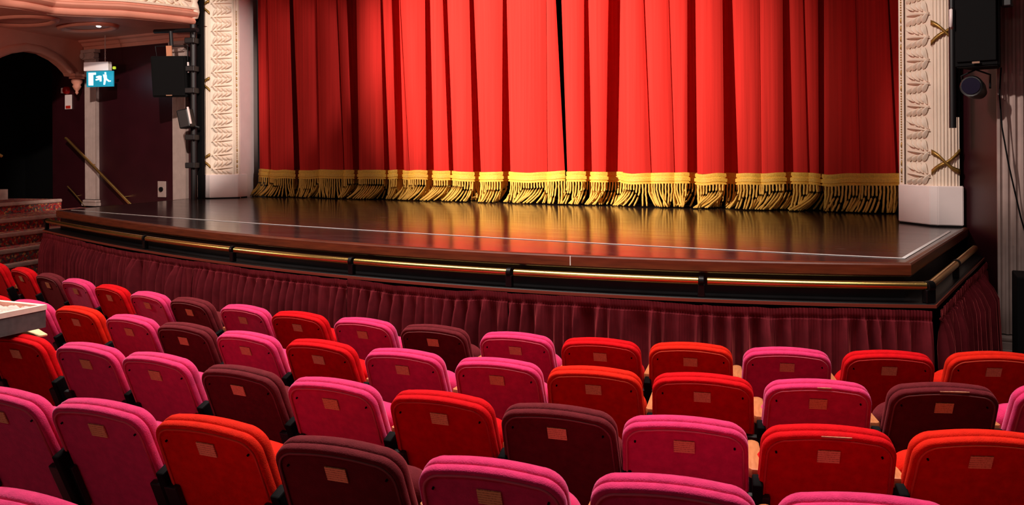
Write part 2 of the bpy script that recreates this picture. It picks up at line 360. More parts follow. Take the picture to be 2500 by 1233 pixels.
# skirts: gathered velvet between brackets
SK = resample(offset(LIP+[RB2], OFF), 0.0045)
sci = min(range(len(SK)), key=lambda i: (SK[i]-offset(LIP+[RB2], OFF)[60]).length)
scut = [26] + [idx_at_px(SK, X, ZL, sci) for X in (350, 487, 860, 1245, 1715)] + [sci-3]
ssegs = list(zip(scut, scut[1:])) + [(sci+5, len(SK)-1)]
snames = ['leftmost panel, beside the carpeted steps', 'second panel from the left', 'third panel from the left', 'fourth panel from the left', 'fifth panel from the left', 'right-hand front panel up to the corner', 'panel round the right side of the stage']
for si, ((a, b), nm) in enumerate(zip(ssegs, snames)):
    seg = SK[a:b+1]; p0 = seg[0]; zt = ZL-0.034
    side = si == len(ssegs)-1
    n1, n2, n3 = smoothnoise(si*3+11), smoothnoise(si*3+12), smoothnoise(si*3+13)
    t = thing('stage_skirt', 'gathered plum velvet skirt below the stage ledge, ' + nm, 'curtain', (p0.x, p0.y, 0), 0, 'velvet skirts round the stage')
    def nrm(i):
        q = seg[min(i+1, len(seg)-1)]-seg[max(i-1, 0)]; q.normalize(); return Vector((q.y, -q.x))
    zs = [0, 0.012, 0.03, 0.05, 0.062, 0.075, 0.10, 0.16, 0.25, 0.4, 0.6, 0.87]
    hdr = []; body = []
    for z in zs:
        r = []
        for i, p in enumerate(seg):
            s = i*0.0045; top = zt+0.010*n3(s*2.2)+0.004*n1(s*9)
            ph = s/0.098*2*PI+3.4*n1(s*2.6)+2.6*n2(s*6)
            k = min(1, max(0, (z-0.05)/0.16)); amp = 0.005+0.085*k*(0.62+0.6*n2(s*5))
            wv = (1.6*(1-abs(math.sin(ph/2)))**1.3-0.6)*amp*1.15 + 0.004*math.sin(s/0.019*2*PI+n1(s*11)*3)*(1-k*0.6)
            if 0.05 <= z <= 0.075: wv -= 0.010*(1-abs(z-0.062)/0.013)
            base = 0.055 + 0.02*min(1, z/0.87) + (0.02*min(1, z/0.87) if side else 0)
            q = p + nrm(i)*(base+wv)
            r.append((q.x-p0.x, q.y-p0.y, max(0.012, top-z*(zt-0.012)/0.87)))
        if z <= 0.075: hdr.append(r)
        if z >= 0.075: body.append(r)
    bm = BM(); grid(bm, hdr); obj('gathered_header', bm, M['skirt'], t, True)
    bm = BM(); grid(bm, body); obj('drape', bm, M['skirt'], t, True)

# ------------------------------------------------------------------ theatre seats
ALPHA = math.radians(22)
def outline(wb, wt, h, r, crown=0.012, rb=0.04):
    pts = []
    hb, ht = wb/2, wt/2
    for k in range(5): a = PI*1.5+PI/2*k/4; pts.append((hb-rb+rb*math.cos(a), rb+rb*math.sin(a)))
    pts.append(((hb+ht)/2, h*0.5))
    for k in range(9): a = PI/2*k/8; pts.append((ht-r+r*math.cos(a), h-r+r*math.sin(a)))
    for k in range(1, 8): u = 1-2*k/8; pts.append(((ht-r)*u, h+crown*(1-u*u)))
    for k in range(9): a = PI/2+PI/2*k/8; pts.append((-ht+r+r*math.cos(a), h-r+r*math.sin(a)))
    pts.append((-(hb+ht)/2, h*0.5))
    for k in range(5): a = PI+PI/2*k/4; pts.append((-hb+rb+rb*math.cos(a), rb+rb*math.sin(a)))
    return pts
def pad(bm, out, rings, place, w, h):
    rows = []
    for t, ins in rings:
        sx = 1-2*ins/w; sz = 1-2*ins/h
        rows.append([place(u*sx, h/2+(v-h/2)*sz, t) for u, v in out])
    vs = grid(bm, rows, True)
    bm.faces.new(vs[0][::-1]); bm.faces.new(vs[-1])
BH = 0.50
def bplace(u, v, t, zt=0.805, y0=-0.045, al=ALPHA):
    q = BH-v; return (u, y0+q*math.sin(al)+t*math.cos(al), zt-q*math.cos(al)+t*math.sin(al))
BOUT = outline(0.464, 0.446, BH, 0.074)
def seat_meshes():
    me = {}
    bm = BM(); pad(bm, BOUT, [(0.006, 0.03), (0.004, 0.02), (0.0, 0.011), (0.001, 0.005), (0.006, 0.0), (0.024, -0.001), (0.029, 0.002), (0.032, 0.005), (0.035, 0.002), (0.04, -0.001), (0.058, 0.001), (0.072, 0.008), (0.082, 0.022), (0.088, 0.06)], bplace, 0.464, BH)
    me['backrest'] = bm
    bm = BM(); ins = 0.017; pp = [Vector(bplace(u*(1-2*ins/0.464), BH/2+(v-BH/2)*(1-2*ins/BH), -0.0005)) for u, v in BOUT[5:]]
    tube(bm, pp, 0.0042, 5); me['piping'] = bm
    so = outline(0.45, 0.44, 0.42, 0.09, 0.014, 0.08)
    def sp(u, v, t):
        al = math.radians(17); q = 0.42-v
        return (u, 0.142+q*math.sin(al)+t*math.cos(al), 0.662-q*math.cos(al)+t*math.sin(al))
    bm = BM(); pad(bm, so, [(0, 0.05), (0.004, 0.02), (0.02, 0.004), (0.05, 0.0), (0.08, 0.002), (0.1, 0.012), (0.112, 0.04), (0.118, 0.09)], sp, 0.45, 0.42); me['seat_cushion'] = bm
    bm = BM(); pq = [bplace(u, v, t) for t in (0.0035, -0.0005) for u, v in ((-0.037, BH-0.105), (0.037, BH-0.105), (0.037, BH-0.053), (-0.037, BH-0.053))]
    vs = [bm.verts.new(p) for p in pq]
    bm.faces.new(vs[4:]); bm.faces.new(vs[3::-1])
    for i in range(4): bm.faces.new((vs[i], vs[(i+1) % 4], vs[4+(i+1) % 4], vs[4+i]))
    me['plaque'] = bm
    for s, nm in ((-1, 'screw_l'), (1, 'screw_r')):
        bm = BM(); c = [Vector(bplace(s*0.176+0.0038*math.cos(k*PI/4), BH-0.072+0.0038*math.sin(k*PI/4), -0.001)) for k in range(8)]
        d = [Vector(bplace(s*0.176+0.0038*math.cos(k*PI/4), BH-0.072+0.0038*math.sin(k*PI/4), 0.006)) for k in range(8)]
        grid(bm, [c, d], True); bm.faces.new([bm.verts.new(p) for p in c]); me[nm] = bm
    for s, nm in ((-1, 'bracket_l'), (1, 'bracket_r')):
        bm = BM()
        rot = Matrix.Rotation(ALPHA, 3, 'X')
        c = Vector(bplace(s*0.216, BH-0.36, -0.008)); box(bm, c, (0.056, 0.024, 0.19), rot, 0.005)
        me[nm] = bm
    bm = BM()   # black standard between two seats, foot on the floor
    X = 0.257
    rot = Matrix.Rotation(ALPHA, 3, 'X')
    box(bm, (X, 0.095, 0.475), (0.036, 0.06, 0.30), rot, 0.006)
    box(bm, (X, 0.22, 0.29), (0.036, 0.10, 0.58), None, 0.006)
    box(bm, (X, 0.25, 0.02), (0.07, 0.22, 0.05), None, 0.008)
    box(bm, (X, 0.21, 0.583), (0.03, 0.28, 0.025), None, 0.005)
    me['standard'] = bm
    bm = BM(); pts = []
    w2 = 0.0275; L0, L1 = 0.085, 0.39
    plan = [(-w2, L0+0.012), (-w2+0.012, L0), (w2-0.012, L0), (w2, L0+0.012), (w2, L1-0.03)] + [(w2*math.cos(a), L1-0.03+0.03*math.sin(a)) for a in (PI/6, PI/3, PI/2, 2*PI/3, 5*PI/6)] + [(-w2, L1-0.03)]
    rr = []
    for z, k in ((0.596, 0.85), (0.600, 1.0), (0.624, 1.0), (0.631, 0.95), (0.633, 0.8)):
        rr.append([(X+p[0]*k, (L0+L1)/2+(p[1]-(L0+L1)/2)*(1-(1-k)*0.18), z) for p in plan])
    vs = grid(bm, rr, True); bm.faces.new(vs[0][::-1]); bm.faces.new(vs[-1]); me['armrest'] = bm
    return me
CN = {'pink': 'bright pink', 'red': 'deep red', 'orange': 'orange-red', 'dark': 'dark maroon'}
def proto_seat():
    t = thing('theatre_seat', 'x', 'seat')
    me = seat_meshes()
    obj('backrest', me['backrest'], M['pink'], t, True, 60); obj('piping', me['piping'], PIPE['pink'], t, True)
    obj('seat_cushion', me['seat_cushion'], M['pink'], t, True, 60)
    o = obj('plaque', me['plaque'], M['plaque'], t); o['label'] = 'small tan plaque on the back'
    for k in ('screw_l', 'screw_r'): obj('screw', me[k], M['blackmatte'], t)
    for k in ('bracket_l', 'bracket_r'): obj('bracket', me[k], M['black'], t)
    obj('standard', me['standard'], M['blackmatte'], t)
    o = obj('armrest', me['armrest'], M['wood'], t, True, 40); o['label'] = 'light wooden armrest'
    return t
MESH = {}
def recolour(name, src, col):
    if (name, col) not in MESH:
        m = src.copy(); m.materials.clear(); m.materials.append(PIPE[col] if name == 'piping' else M[col]); MESH[(name, col)] = m
    return MESH[(name, col)]
proto = proto_seat(); base_me = {c.name: c.data for c in proto.children}
kids = list(proto.children); used = False
ORD = ['first', 'second', 'third', 'fourth', 'fifth', 'sixth', 'seventh', 'eighth', 'ninth', 'tenth', 'eleventh', 'twelfth', 'thirteenth', 'fourteenth', 'fifteenth', 'sixteenth', 'seventeenth']
ROWN = {'front': 'front row by the stage', 'second': 'second row from the stage', 'third': 'third row from the stage', 'fourth': 'fourth row from the stage'}
SEATS = {}
src_mesh = [(k, k.data) for k in kids]
for rk, (H, p) in ROWS.items():
    for i, (x, y, c) in enumerate(p):
        P = atZ(x, y, ZC-H); X = P.x; Y = 0.5*P.y+0.5*fy(rk, X) if rk != 'nearest' else P.y; a = fang(rk, X)
        if not used: r = proto; ks = kids; used = True
        else:
            r = proto.copy(); C.objects.link(r); ks = []
            for k, d in src_mesh:
                n = k.copy(); n.parent = r; C.objects.link(n); ks.append(n)
        for n, (k, d) in zip(ks, src_mesh):
            b = k.name.split('.')[0]
            if b in ('backrest', 'seat_cushion', 'piping'): n.data = recolour(b, d, c)
        r.location = (X, Y, FLOORZ[rk]); r.rotation_euler = (math.radians(random.uniform(-0.8, 0.8)), 0, a + math.radians(random.uniform(-1.2, 1.2)))
        if rk == 'nearest': lab = 'bright pink velvet theatre seat cut off at the bottom left corner, nearest the camera'
        else:
            lab = '%s velvet theatre seat, %s from the right in the %s' % (CN[c], ORD[i], ROWN[rk])
        r['label'] = lab; r['category'] = 'seat'
        r['group'] = 'theatre seats in the stalls'
        SEATS[(rk, i)] = r
# frayed pale seams along the top of three worn seats
for key, u0, u1 in ((('third', 1), -0.03, 0.07), (('second', 2), -0.01, 0.05), (('second', 1), -0.03, 0.09)):
    bm = BM(); lo, hi = [], []
    for k in range(9):
        u = u0+(u1-u0)*k/8; hgt = 0.0022*math.sin(PI*k/8)+0.0004
        lo.append(bplace(u, BH+0.006-hgt, -0.0012)); hi.append(bplace(u, BH+0.008+hgt*0.4, 0.004))
    grid(bm, [lo, [Vector(a).lerp(Vector(b), 0.5)+Vector((0, -0.002, 0.002)) for a, b in zip(lo, hi)], hi])
    o = obj('frayed_seam', bm, mat('frayed_backing', (186, 128, 96), 0.9, var=0.2, scale=60), SEATS[key]); o['label'] = 'frayed pale seam on the rim'
# tan torn patch on the rear of the big pink seat at lower right
bm = BM()
edge = [(-0.05, BH-0.045), (0.0, BH-0.05), (0.06, BH-0.052), (0.115, BH-0.05), (0.12, BH-0.035), (0.08, BH-0.028), (0.01, BH-0.03), (-0.045, BH-0.026)]
a_ = [bm.verts.new(bplace(u, v, -0.003)) for u, v in edge]; b_ = [bm.verts.new(bplace(u, v, 0.004)) for u, v in edge]
bm.faces.new(a_); bm.faces.new(b_[::-1])
for i in range(8): bm.faces.new((a_[i], a_[(i+1) % 8], b_[(i+1) % 8], b_[i]))
o = obj('torn_patch', bm, mat('tan_backing_cloth', (176, 112, 64), 0.8, var=0.2, scale=40), SEATS[('fourth', 1)]); o['label'] = 'torn tan patch under the rim'

# ------------------------------------------------------------------ tray lying on the seat backs at left
def tray():
    zb = FLOORZ['third']+0.846
    c0 = atZ(112, 799, zb); c1 = atZ(-8, 809, zb); c2 = atZ(112, 741, zb+0.13)
    ux = (RT*math.cos(math.radians(-112.5))+FW*math.sin(math.radians(-112.5)))
    far = atZ(0, 718, zb+0.13); uy = Vector((far.x-c2.x, far.y-c2.y, 0)).normalized()
    uy = (RT*math.cos(math.radians(157.5))+FW*math.sin(math.radians(157.5)))
    t = thing('open_tray', 'shallow grey cream-rimmed box of crumpled pink paper resting on a red seat', 'box', c0)
    W, D, Hh, th = 0.42, 0.60, 0.125, 0.014
    def q(a, b, z): v = ux*a+uy*b; return (v.x, v.y, z)
    grey = mat('scuffed_grey_board', (74, 70, 68), 0.7, var=0.2, scale=25); rim = mat('cream_board_rim', (226, 204, 186), 0.6, var=0.08, scale=20)
    def slab(bm, a0, a1, b0, b1, z0, z1):
        v = [bm.verts.new(q(a, b, z)) for z in (z0, z1) for a, b in ((a0, b0), (a1, b0), (a1, b1), (a0, b1))]
        bm.faces.new(v[3::-1]); bm.faces.new(v[4:])
        for i in range(4): bm.faces.new((v[i], v[(i+1) % 4], v[4+(i+1) % 4], v[4+i]))
    bm = BM(); slab(bm, 0, W, 0, D, 0, 0.01)
    for A in ((0, W, 0, th), (0, W, D-th, D), (0, th, th, D-th), (W-th, W, th, D-th)): slab(bm, A[0], A[1], A[2], A[3], 0.01, Hh-0.028)
    obj('tray_body', bm, grey, t)
    bm = BM(); e = 0.004; r = 0.026
    for A in ((-e, W+e, -e, r), (-e, W+e, D-r, D+e), (-e, r, r, D-r), (W-r, W+e, r, D-r)): slab(bm, A[0], A[1], A[2], A[3], Hh-0.028, Hh)
    obj('rim', bm, rim, t)
    rnd = smoothnoise(5); rn2 = smoothnoise(6); rows = []
    for i in range(40):
        rows.append([q(r+(W-2*r)*i/39, r+(D-2*r)*j/29, Hh-0.022+0.012*rnd(i*0.37+j*0.9)+0.010*rn2(i*0.9-j*0.5+20)) for j in range(30)])
    bm = BM(); grid(bm, rows)
    o = obj('crumpled_paper', bm, mat('pink_tissue', (232, 150, 146), 0.8, col2=(238, 190, 172), scale=9), t, True); o['label'] = 'crumpled pale pink paper filling'
    # cream board under the tray, lying on the seat
    b0 = atd(96, 812, 4.36); 
    bm = BM(); ry = Matrix.Rotation(math.radians(-8), 3, 'Z') @ Matrix.Rotation(math.radians(9), 3, 'Y')
    box(bm, (0, 0, 0), (0.17, 0.2, 0.012), ry, 0.003)
    o = obj('loose_board', bm, mat('cream_card', (222, 190, 140), 0.7, var=0.15, scale=18)); o.location = atd(52, 816, 4.42)
    tag(o, 'cream card wedged between the grey open box and the red seat back', 'board')
tray()

# ------------------------------------------------------------------ house curtain with gold fringe
YC = 10.25
# (left top, left bottom, right top, right bottom, depth of the gap on its right)
FOLDS = [
 (632,634,655,660,.05),(656,661,711,718,.50),(721,732,775,779,.06),(776,780,827,839,.05),(829,841,851,862,.22),(873,877,932,938,.16),(939,951,960,968,.40),
 (978,986,982,999,.04),(983,1000,1040,1041,.55),(1053,1059,1085,1096,.22),(1096,1107,1149,1155,.42),(1161,1174,1229,1225,.55),(1240,1246,1335,1336,.05),(1336,1337,1361,1379,.60),
 (1374,1385,1428,1426,.24),(1439,1445,1487,1479,.20),(1517,1521,1574,1589,.06),(1577,1591,1635,1646,.05),(1637,1648,1680,1678,.16),(1700,1702,1766,1768,.34),
 (1790,1802,1856,1858,.04),(1857,1859,1913,1913,.18),(1929,1937,1962,1972,.05),(1966,1977,1999,1999,.22),(2014,2012,2090,2100,.03),(2091,2101,2168,2187,.14),(2172,2194,2240,2250,.10)]
ZHEM = ZS+0.45; ZTOP = 4.9
def curtain(name, folds, label, seed):
    t = thing(name, label, 'curtain', (atY(folds[0][1], 440, YC).x, YC, ZS))
    org = t.location.copy(); rn = smoothnoise(seed)
    def row(z, grow=0.0):
        out = []; k = (z-1.6)/(3.78-1.6)
        for fi, (lt, lb, rt_, rb, dp) in enumerate(folds):
            l = lb+(lt-lb)*k; r = rb+(rt_-rb)*k
            xl = atY(l, 400, YC).x; xr = atY(r, 400, YC).x; w_ = xr-xl
            prev = folds[fi-1][4] if fi else 0.3
            bul = min(0.07, w_*0.16)
            for j in range(9):
                u = j/8; s = math.sin(PI*u)
                y = YC-bul*s**0.7-0.006*rn(xl*40+u*5)*s - grow
                out.append((xl+w_*u, y, z))
            nxt = folds[fi+1] if fi < len(folds)-1 else None
            if nxt:
                xn = atY(nxt[1]+(nxt[0]-nxt[1])*k, 400, YC).x; g = max(xn-xr, 0.012)
                wn_ = atY(nxt[3], 400, YC).x-xn
                ul = min(0.30*w_, dp*0.30, 0.13); ur = min(0.30*wn_, dp*0.30, 0.13)
                for u, d in ((-0.55, 0.16), (-1.0, 0.45), (-0.8, 0.85)): out.append((xr+ul*u, YC+dp*d, z))
                out.append(((xr+xn)/2, YC+dp, z))
                for u, d in ((0.8, 0.85), (1.0, 0.45), (0.55, 0.16)): out.append((xr+g+ur*u, YC+dp*d, z))
        return out
    zs = [ZHEM-0.005, ZHEM+0.05, ZHEM+0.15, ZHEM+0.35, ZHEM+0.7, ZHEM+1.1, ZHEM+1.6, ZHEM+2.1, ZHEM+2.6, ZTOP]
    bm = BM(); grid(bm, [[Vector(p)-org for p in row(z)] for z in zs]); obj('drape', bm, M['velour'], t, True, 75)
    # braid band along the hem
    hem = row(ZHEM); hv = [Vector((p[0], p[1])) for p in hem]
    def hemz(x): return 0.012*rn(x*2.1+7)+0.010*rn(x*5.3)
    prof = [(0.004, 0.010), (0.016, 0.006), (0.018, -0.03), (0.010, -0.045), (0.012, -0.05), (0.024, -0.058), (0.024, -0.098), (0.012, -0.106), (0.012, -0.112), (0.02, -0.118), (0.02, -0.132), (0.006, -0.138)]
    rows_ = []
    for o_, dz in prof:
        oo = offset(hv, o_); rows_.append([(q.x-org.x, q.y-org.y, ZHEM+dz+hemz(q.x)-org.z) for q in oo])
    bm = BM(); grid(bm, rows_); obj('braid_band', bm, M['goldband'], t, True, 50)
    # hanging cords
    path = resample(hv, 0.040); bm = BM(); na, nb, nc = smoothnoise(seed+1), smoothnoise(seed+2), smoothnoise(seed+3)
    rndm = random.Random(seed)
    for i, p in enumerate(path):
        s = i*0.040
        if p.y > YC+0.40: continue
        sx = -0.06+0.11*na(s*3.4)+0.07*nb(s*7)+0.022*rndm.uniform(-1, 1); sy = -0.045-0.035*nb(s*3.1)-0.03*nc(s*9)-0.02*rndm.random()
        z0 = ZHEM-0.13+hemz(p.x); pts = []; L = z0-ZS-0.015
        for k in range(9):
            u = k/8; e = max(0, (u-0.25)/0.75)**1.6
            pts.append((p.x+sx*e*1.25+0.004*rndm.uniform(-1, 1)-org.x, p.y-0.012+sy*e-org.y, z0-L*(u if u < 0.9 else 0.9+(u-0.9)*0.95)-org.z))
        tube(bm, pts, [0.0115, 0.0118, 0.012, 0.012, 0.012, 0.012, 0.012, 0.012, 0.010], 7)
    o = obj('fringe_cords', bm, M['gold'], t, True); o['kind'] = 'stuff'
    return t
curtain('stage_curtain', FOLDS[:14], 'left half of the red stage curtain with gold rope fringe', 31)
curtain('stage_curtain', FOLDS[14:], 'right half of the red stage curtain with gold rope fringe', 57)
bm = BM(); box(bm, (-5.1, 12.1, 3.6), (13, 0.2, 7.2)); struct('wall_back', bm, M['blackmatte'])

# ------------------------------------------------------------------ proscenium piers
SPL = math.radians(51.5); LW = 0.365
def pier(name, label, side):
    """side -1: left pier, faces right; +1: right pier. Local frame in plan: outer edge of the leaf panel at p0."""
    if side < 0: p0 = atY(515, 430, 9.42); du = Vector((math.cos(SPL), math.sin(SPL)))
    else: p0 = atY(2275, 440, 8.74); du = Vector((-math.cos(SPL), math.sin(SPL)))
    p0 = Vector((p0.x, p0.y)); nrm = Vector((du.y, -du.x)) if side < 0 else Vector((-du.y, du.x))   # towards the audience
    out = Vector((side, 0.10*0)); H = 6.0; zb = ZS+0.385
    t = thing(name, label, 'column', (p0.x, p0.y, ZS)); org = Vector((p0.x, p0.y, ZS))
    def P(a, n, z): v = du*a+nrm*n; return (v.x, v.y, z-ZS)
    FWD = 0.235
    # base block
    def pl(v): return (v.x, v.y)
    bw = 0.05
    inner = du*(LW+0.05)+nrm*bw; cor = nrm*bw + out*0.02; o1 = out*(FWD+0.03)+Vector((0, -0.045)); 
    b_ = [du*(LW+0.05)+nrm*bw, cor+Vector((0, -0.0)), out*0.05+Vector((0, -0.06)), o1, out*(FWD+0.05)+Vector((0, 0.35)), du*(LW+0.05)+Vector((0, 0.22))*1.0]
    plan = [pl(v) for v in b_]
    bm = BM(); prism(bm, plan, 0.016, 0.392)
    bmesh.ops.bevel(bm, geom=[e for e in bm.edges], offset=0.007, segments=2, affect='EDGES')
    obj('base_block', bm, M['whitepaint'], t)
    plan2 = [pl(v*0.97+Vector((0, 0.012))) for v in b_]
    bm = BM(); prism(bm, plan2, 0.0, 0.02); obj('plinth_shadow_gap', bm, M['blackmatte'], t)  # black slab: the shadow under the base block put into colour
    # plain shaft behind the ornament
    sh = [du*LW, Vector((0, 0)), out*FWD, out*FWD+Vector((0, 0.4)), du*LW+Vector((0, 0.2))]
    bm = BM(); prism(bm, [pl(v) for v in sh], 0.37, H); obj('shaft', bm, M['plaster'], t)
    # fluted corner column
    bm = BM(); n = 7; prof = [out*0.0+Vector((0, 0.01))]
    for i in range(n):
        a0 = 0.015+(FWD-0.03)*i/n; a1 = 0.015+(FWD-0.03)*(i+0.78)/n
        for u in (0, 0.25, 0.5, 0.75, 1):
            a = a0+(a1-a0)*u; bulge = -0.03*math.sin(PI*a/FWD)-0.006
            prof.append(out*a+Vector((0, bulge+0.011*math.sin(PI*u))))
    prof.append(out*FWD+Vector((0, 0.01)))
    grid(bm, [[(v.x, v.y, z) for v in prof] for z in (0.38, 0.9, 2, 3, H)]); obj('fluted_corner', bm, M['plaster'], t)
    # leaf relief, tier over tier
    bm = BM(); tier = 0.226; m0 = 0.035
    def leaf(a, z, L, wd, ang, hgt):
        rows_ = []; ca, sa = math.cos(ang), math.sin(ang)
        for k in range(7):
            u = k/6; wid = wd*math.sin(PI*min(0.98, u**0.65*0.95+0.03)); r_ = []
            bend = 0.22*L*u*u
            for j in range(5):
                s = (j-2)/2; x_ = u*L; y_ = s*wid+bend*0.5
                h_ = 0.006+hgt*(0.75+0.5*u)*math.sin(PI*(0.12+0.8*u))*(1-0.85*s*s)
                r_.append(P(a+x_*ca-y_*sa, h_, ZS+z+x_*sa+y_*ca))
            rows_.append(r_)
        grid(bm, rows_)
    z = 0.395; rv = random.Random(9).uniform
    while z < 3.2:
        for k in range(4):
            a = m0+0.075*k
            leaf(LW-m0-0.075*k, z+0.008, 0.125+rv(-.01,.015), 0.027, PI-math.radians(34+6*k), 0.045)       # lower row points up and outwards
            leaf(LW-m0-0.075*k, z+0.222, 0.13+rv(-.01,.015), 0.026, PI+math.radians(30+8*k), 0.055)       # upper row droops outwards
        leaf(LW-0.03, z+0.112, 0.33, 0.016, PI, 0.05)
        z += tier
    obj('leaf_relief', bm, M['plaster'], t, True)
    # bead moulding and fillets on the inner edge
    bm = BM()
    e = du*(LW+0.035)
    q_ = [du*LW+nrm*0.02, du*(LW+0.018)+nrm*0.028, du*(LW+0.03)+nrm*0.012, du*(LW+0.055)+nrm*0.012, du*(LW+0.075)+nrm*0.02, du*(LW+0.09)-nrm*0.01, du*(LW+0.09)-nrm*0.1]
    grid(bm, [[(v.x, v.y, z) for v in q_] for z in (0.385, H)]); obj('inner_moulding', bm, M['plaster'], t)
    bm = BM(); zz = 0.41; rr = random.Random(4)
    while zz < 3.1:
        L = rr.choice((0.02, 0.02, 0.02, 0.075)); c = du*(LW+0.042)+nrm*0.016
        bmesh.ops.create_icosphere(bm, subdivisions=1, radius=1.0, matrix=Matrix.Translation((c.x, c.y, zz+L/2)) @ Matrix.Diagonal((0.011, 0.011, L/2, 1)))
        zz += L+0.006
    obj('bead_string', bm, M['gilt'], t, True)
    # crossed gilt ribbons on the fluted corner
    for zr in ((0.62, 1.87, 3.13)):
        bm = BM()
        for sg, dep in ((1, 0.016), (-1, 0.028)):
            rows_ = []
            for k in range(9):
                u = k/8; a = FWD*(u*1.04-0.02); z_ = zr+sg*(u-0.5)*0.20+0.012*math.sin(u*7); wv = 0.018*(1+0.5*abs(2*u-1))
                bul = -0.03*math.sin(PI*min(max(a/FWD, 0), 1))-0.012-dep*(0.35+0.65*math.sin(PI*u))
                rows_.append([(side*a, bul, z_-wv), (side*a, bul-0.010, z_), (side*a, bul, z_+wv), (side*a, bul+0.010, z_)])
            vs = grid(bm, rows_, True); bm.faces.new(vs[0]); bm.faces.new(vs[-1][::-1])
        obj('ribbon_cross', bm, M['gilt'], t, True)
    return t, p0, du, nrm
pl_, lp0, ldu, lnr = pier('proscenium_pier', 'cream leaf-carved proscenium pier on a white block at the left of the curtain', -1)
pr_, rp0, rdu, rnr = pier('proscenium_pier', 'cream leaf-carved proscenium pier on a white block at the right of the curtain', 1)
# reveal walls between pier and curtain
li = lp0+ldu*(LW+0.09)
e1 = atY(629, 300, 10.42)
bm = BM(); prism(bm, [(li.x, li.y), (e1.x, e1.y), (e1.x-0.1, e1.y+0.05), (e1.x-0.5, e1.y), (li.x-0.3, li.y)], ZS, 7.0); struct('wall_left_reveal', bm, M['pinkplaster'])
ri = rp0+rdu*(LW+0.06)
bm = BM(); prism(bm, [(ri.x+0.01, ri.y+0.02), (ri.x+0.12, 10.6), (ri.x+0.5, 10.6), (ri.x+0.5, ri.y)], ZS-0.2, 7.0); struct('wall_right_reveal', bm, M['pinkplaster'])

# ------------------------------------------------------------------ left wall, arch, box balcony, stairs
YW = 9.62; ZB = 3.95
xr_ = lp0.x-0.05; xl_ = atY(128, 300, YW).x
bm = BM(); box(bm, ((xr_+xl_)/2, YW+0.15, 2.5), (xr_-xl_, 0.3, 5.0)); struct('wall_left', bm, M['maroonwall'])
# dark passage behind the doorway
bm = BM(); box(bm, (xl_-1.6, YW+1.6, 2.5), (3.6, 0.1, 5.0)); box(bm, (xl_-3.4, YW-2.4, 2.5), (0.1, 8.5, 5.0)); struct('wall_passage', bm, M['blackmatte'])
C0 = atY(207, 150, YW); DV = Vector((0.225, -0.974, 0)); NV = (0.974, 0.225)
arch = [(-140,240),(-95,205),(-60,175),(-30,155),(0,140),(25,131),(65,125),(100,131),(132,147),(152,163),(166,178),(170,186)]
bm = BM(); ins = []; 
for x, y in arch: ins.append(atP(x, y, C0, NV))
ins.append(Vector((atP(206, 186, C0, NV).x, atP(206, 186, C0, NV).y, ins[-1].z)))
th = Vector((-0.974, -0.225, 0))*0.12
grid(bm, [[p+th for p in ins], [p for p in ins], [Vector((p.x, p.y, ZB+0.2)) for p in ins], [Vector((p.x, p.y, ZB+0.2))+th for p in ins]])
struct('wall_arch', bm, M['salmon'])
# raised arch moulding
bm = BM(); nn = Vector((0.974, 0.225, 0)); rows_ = []
for o_, hh in ((0.0, 0.0), (0.0, 0.035), (0.04, 0.045), (0.09, 0.03), (0.12, 0.03), (0.14, 0.0)):
    r = []
    for i, p in enumerate(ins[:-1]):
        tn = (ins[min(i+1, len(ins)-2)]-ins[max(i-1, 0)]).normalized(); up = nn.cross(tn).normalized(); up = up if up.z > -0.2 and (up.z > 0 or i > 8) else -up
        r.append(p+nn*hh+up*o_)
    rows_.append(r)
grid(bm, rows_); tr = struct('trim_1', bm, M['salmon'], smooth=True)
# corbel at the foot of the arch
cp = atP(184, 182, C0, NV)
t = thing('corbel', 'cream scrolled plaster corbel at the right foot of the dark archway', 'corbel', (cp.x, cp.y, cp.z))
bm = BM(); box(bm, (0.05, 0, -0.02), (0.22, 0.26, 0.05), None, 0.01); box(bm, (0.04, 0, -0.065), (0.17, 0.2, 0.04), None, 0.01); obj('cap', bm, M['salmon'], t)
bm = BM(); lathe(bm, [(0.001, -0.37), (0.018, -0.355), (0.03, -0.33), (0.022, -0.305), (0.05, -0.27), (0.075, -0.22), (0.06, -0.19), (0.09, -0.15), (0.095, -0.11), (0.07, -0.085), (0.001, -0.08)], (0.04, 0, 0), 14); obj('drop', bm, M['salmon'], t, True)

# box balcony
bp = [(-150,-2),(-60,8),(0,15),(60,22),(100,29),(130,35),(180,38),(300,42),(400,51),(455,57),(474,60)]
bpath = [atZ(x, y, ZB) for x, y in bp]; bpath2 = [Vector((p.x, p.y)) for p in bpath]
bps = resample(bpath2, 0.08)
def chaikin(P):
    out = [P[0]]
    for a, b in zip(P, P[1:]): out += [a.lerp(b, .25), a.lerp(b, .75)]
    return out+[P[-1]]
bps = chaikin(bps)
t = thing('box_balcony', 'cream and pink plaster box balcony with moulded front at the top left', 'balcony', (bpath[7].x, bpath[7].y, ZB)); bo = Vector((bpath[7].x, bpath[7].y, ZB))
def loc2(bm_):
    for v in bm_.verts: v.co -= bo
bm = BM(); sweep(bm, bps, [(-0.02, ZB+0.0), (0.0, ZB+0.005), (0.035, ZB+0.02), (0.045, ZB+0.05), (0.02, ZB+0.08), (0.02, ZB+0.10), (0.07, ZB+0.115), (0.10, ZB+0.15), (0.095, ZB+0.18), (0.06, ZB+0.20), (0.06, ZB+0.22)]); loc2(bm); obj('moulding', bm, M['salmon'], t, True, 50)
bm = BM(); sweep(bm, bps, [(0.06, ZB+0.22), (0.09, ZB+0.225), (0.10, ZB+0.245), (0.08, ZB+0.26), (0.03, ZB+0.27), (0.03, ZB+1.0), (0.08, ZB+1.02), (0.08, ZB+1.1), (-0.1, ZB+1.1), (-0.1, ZB)]); loc2(bm); obj('front_panel', bm, M['plaster'], t)
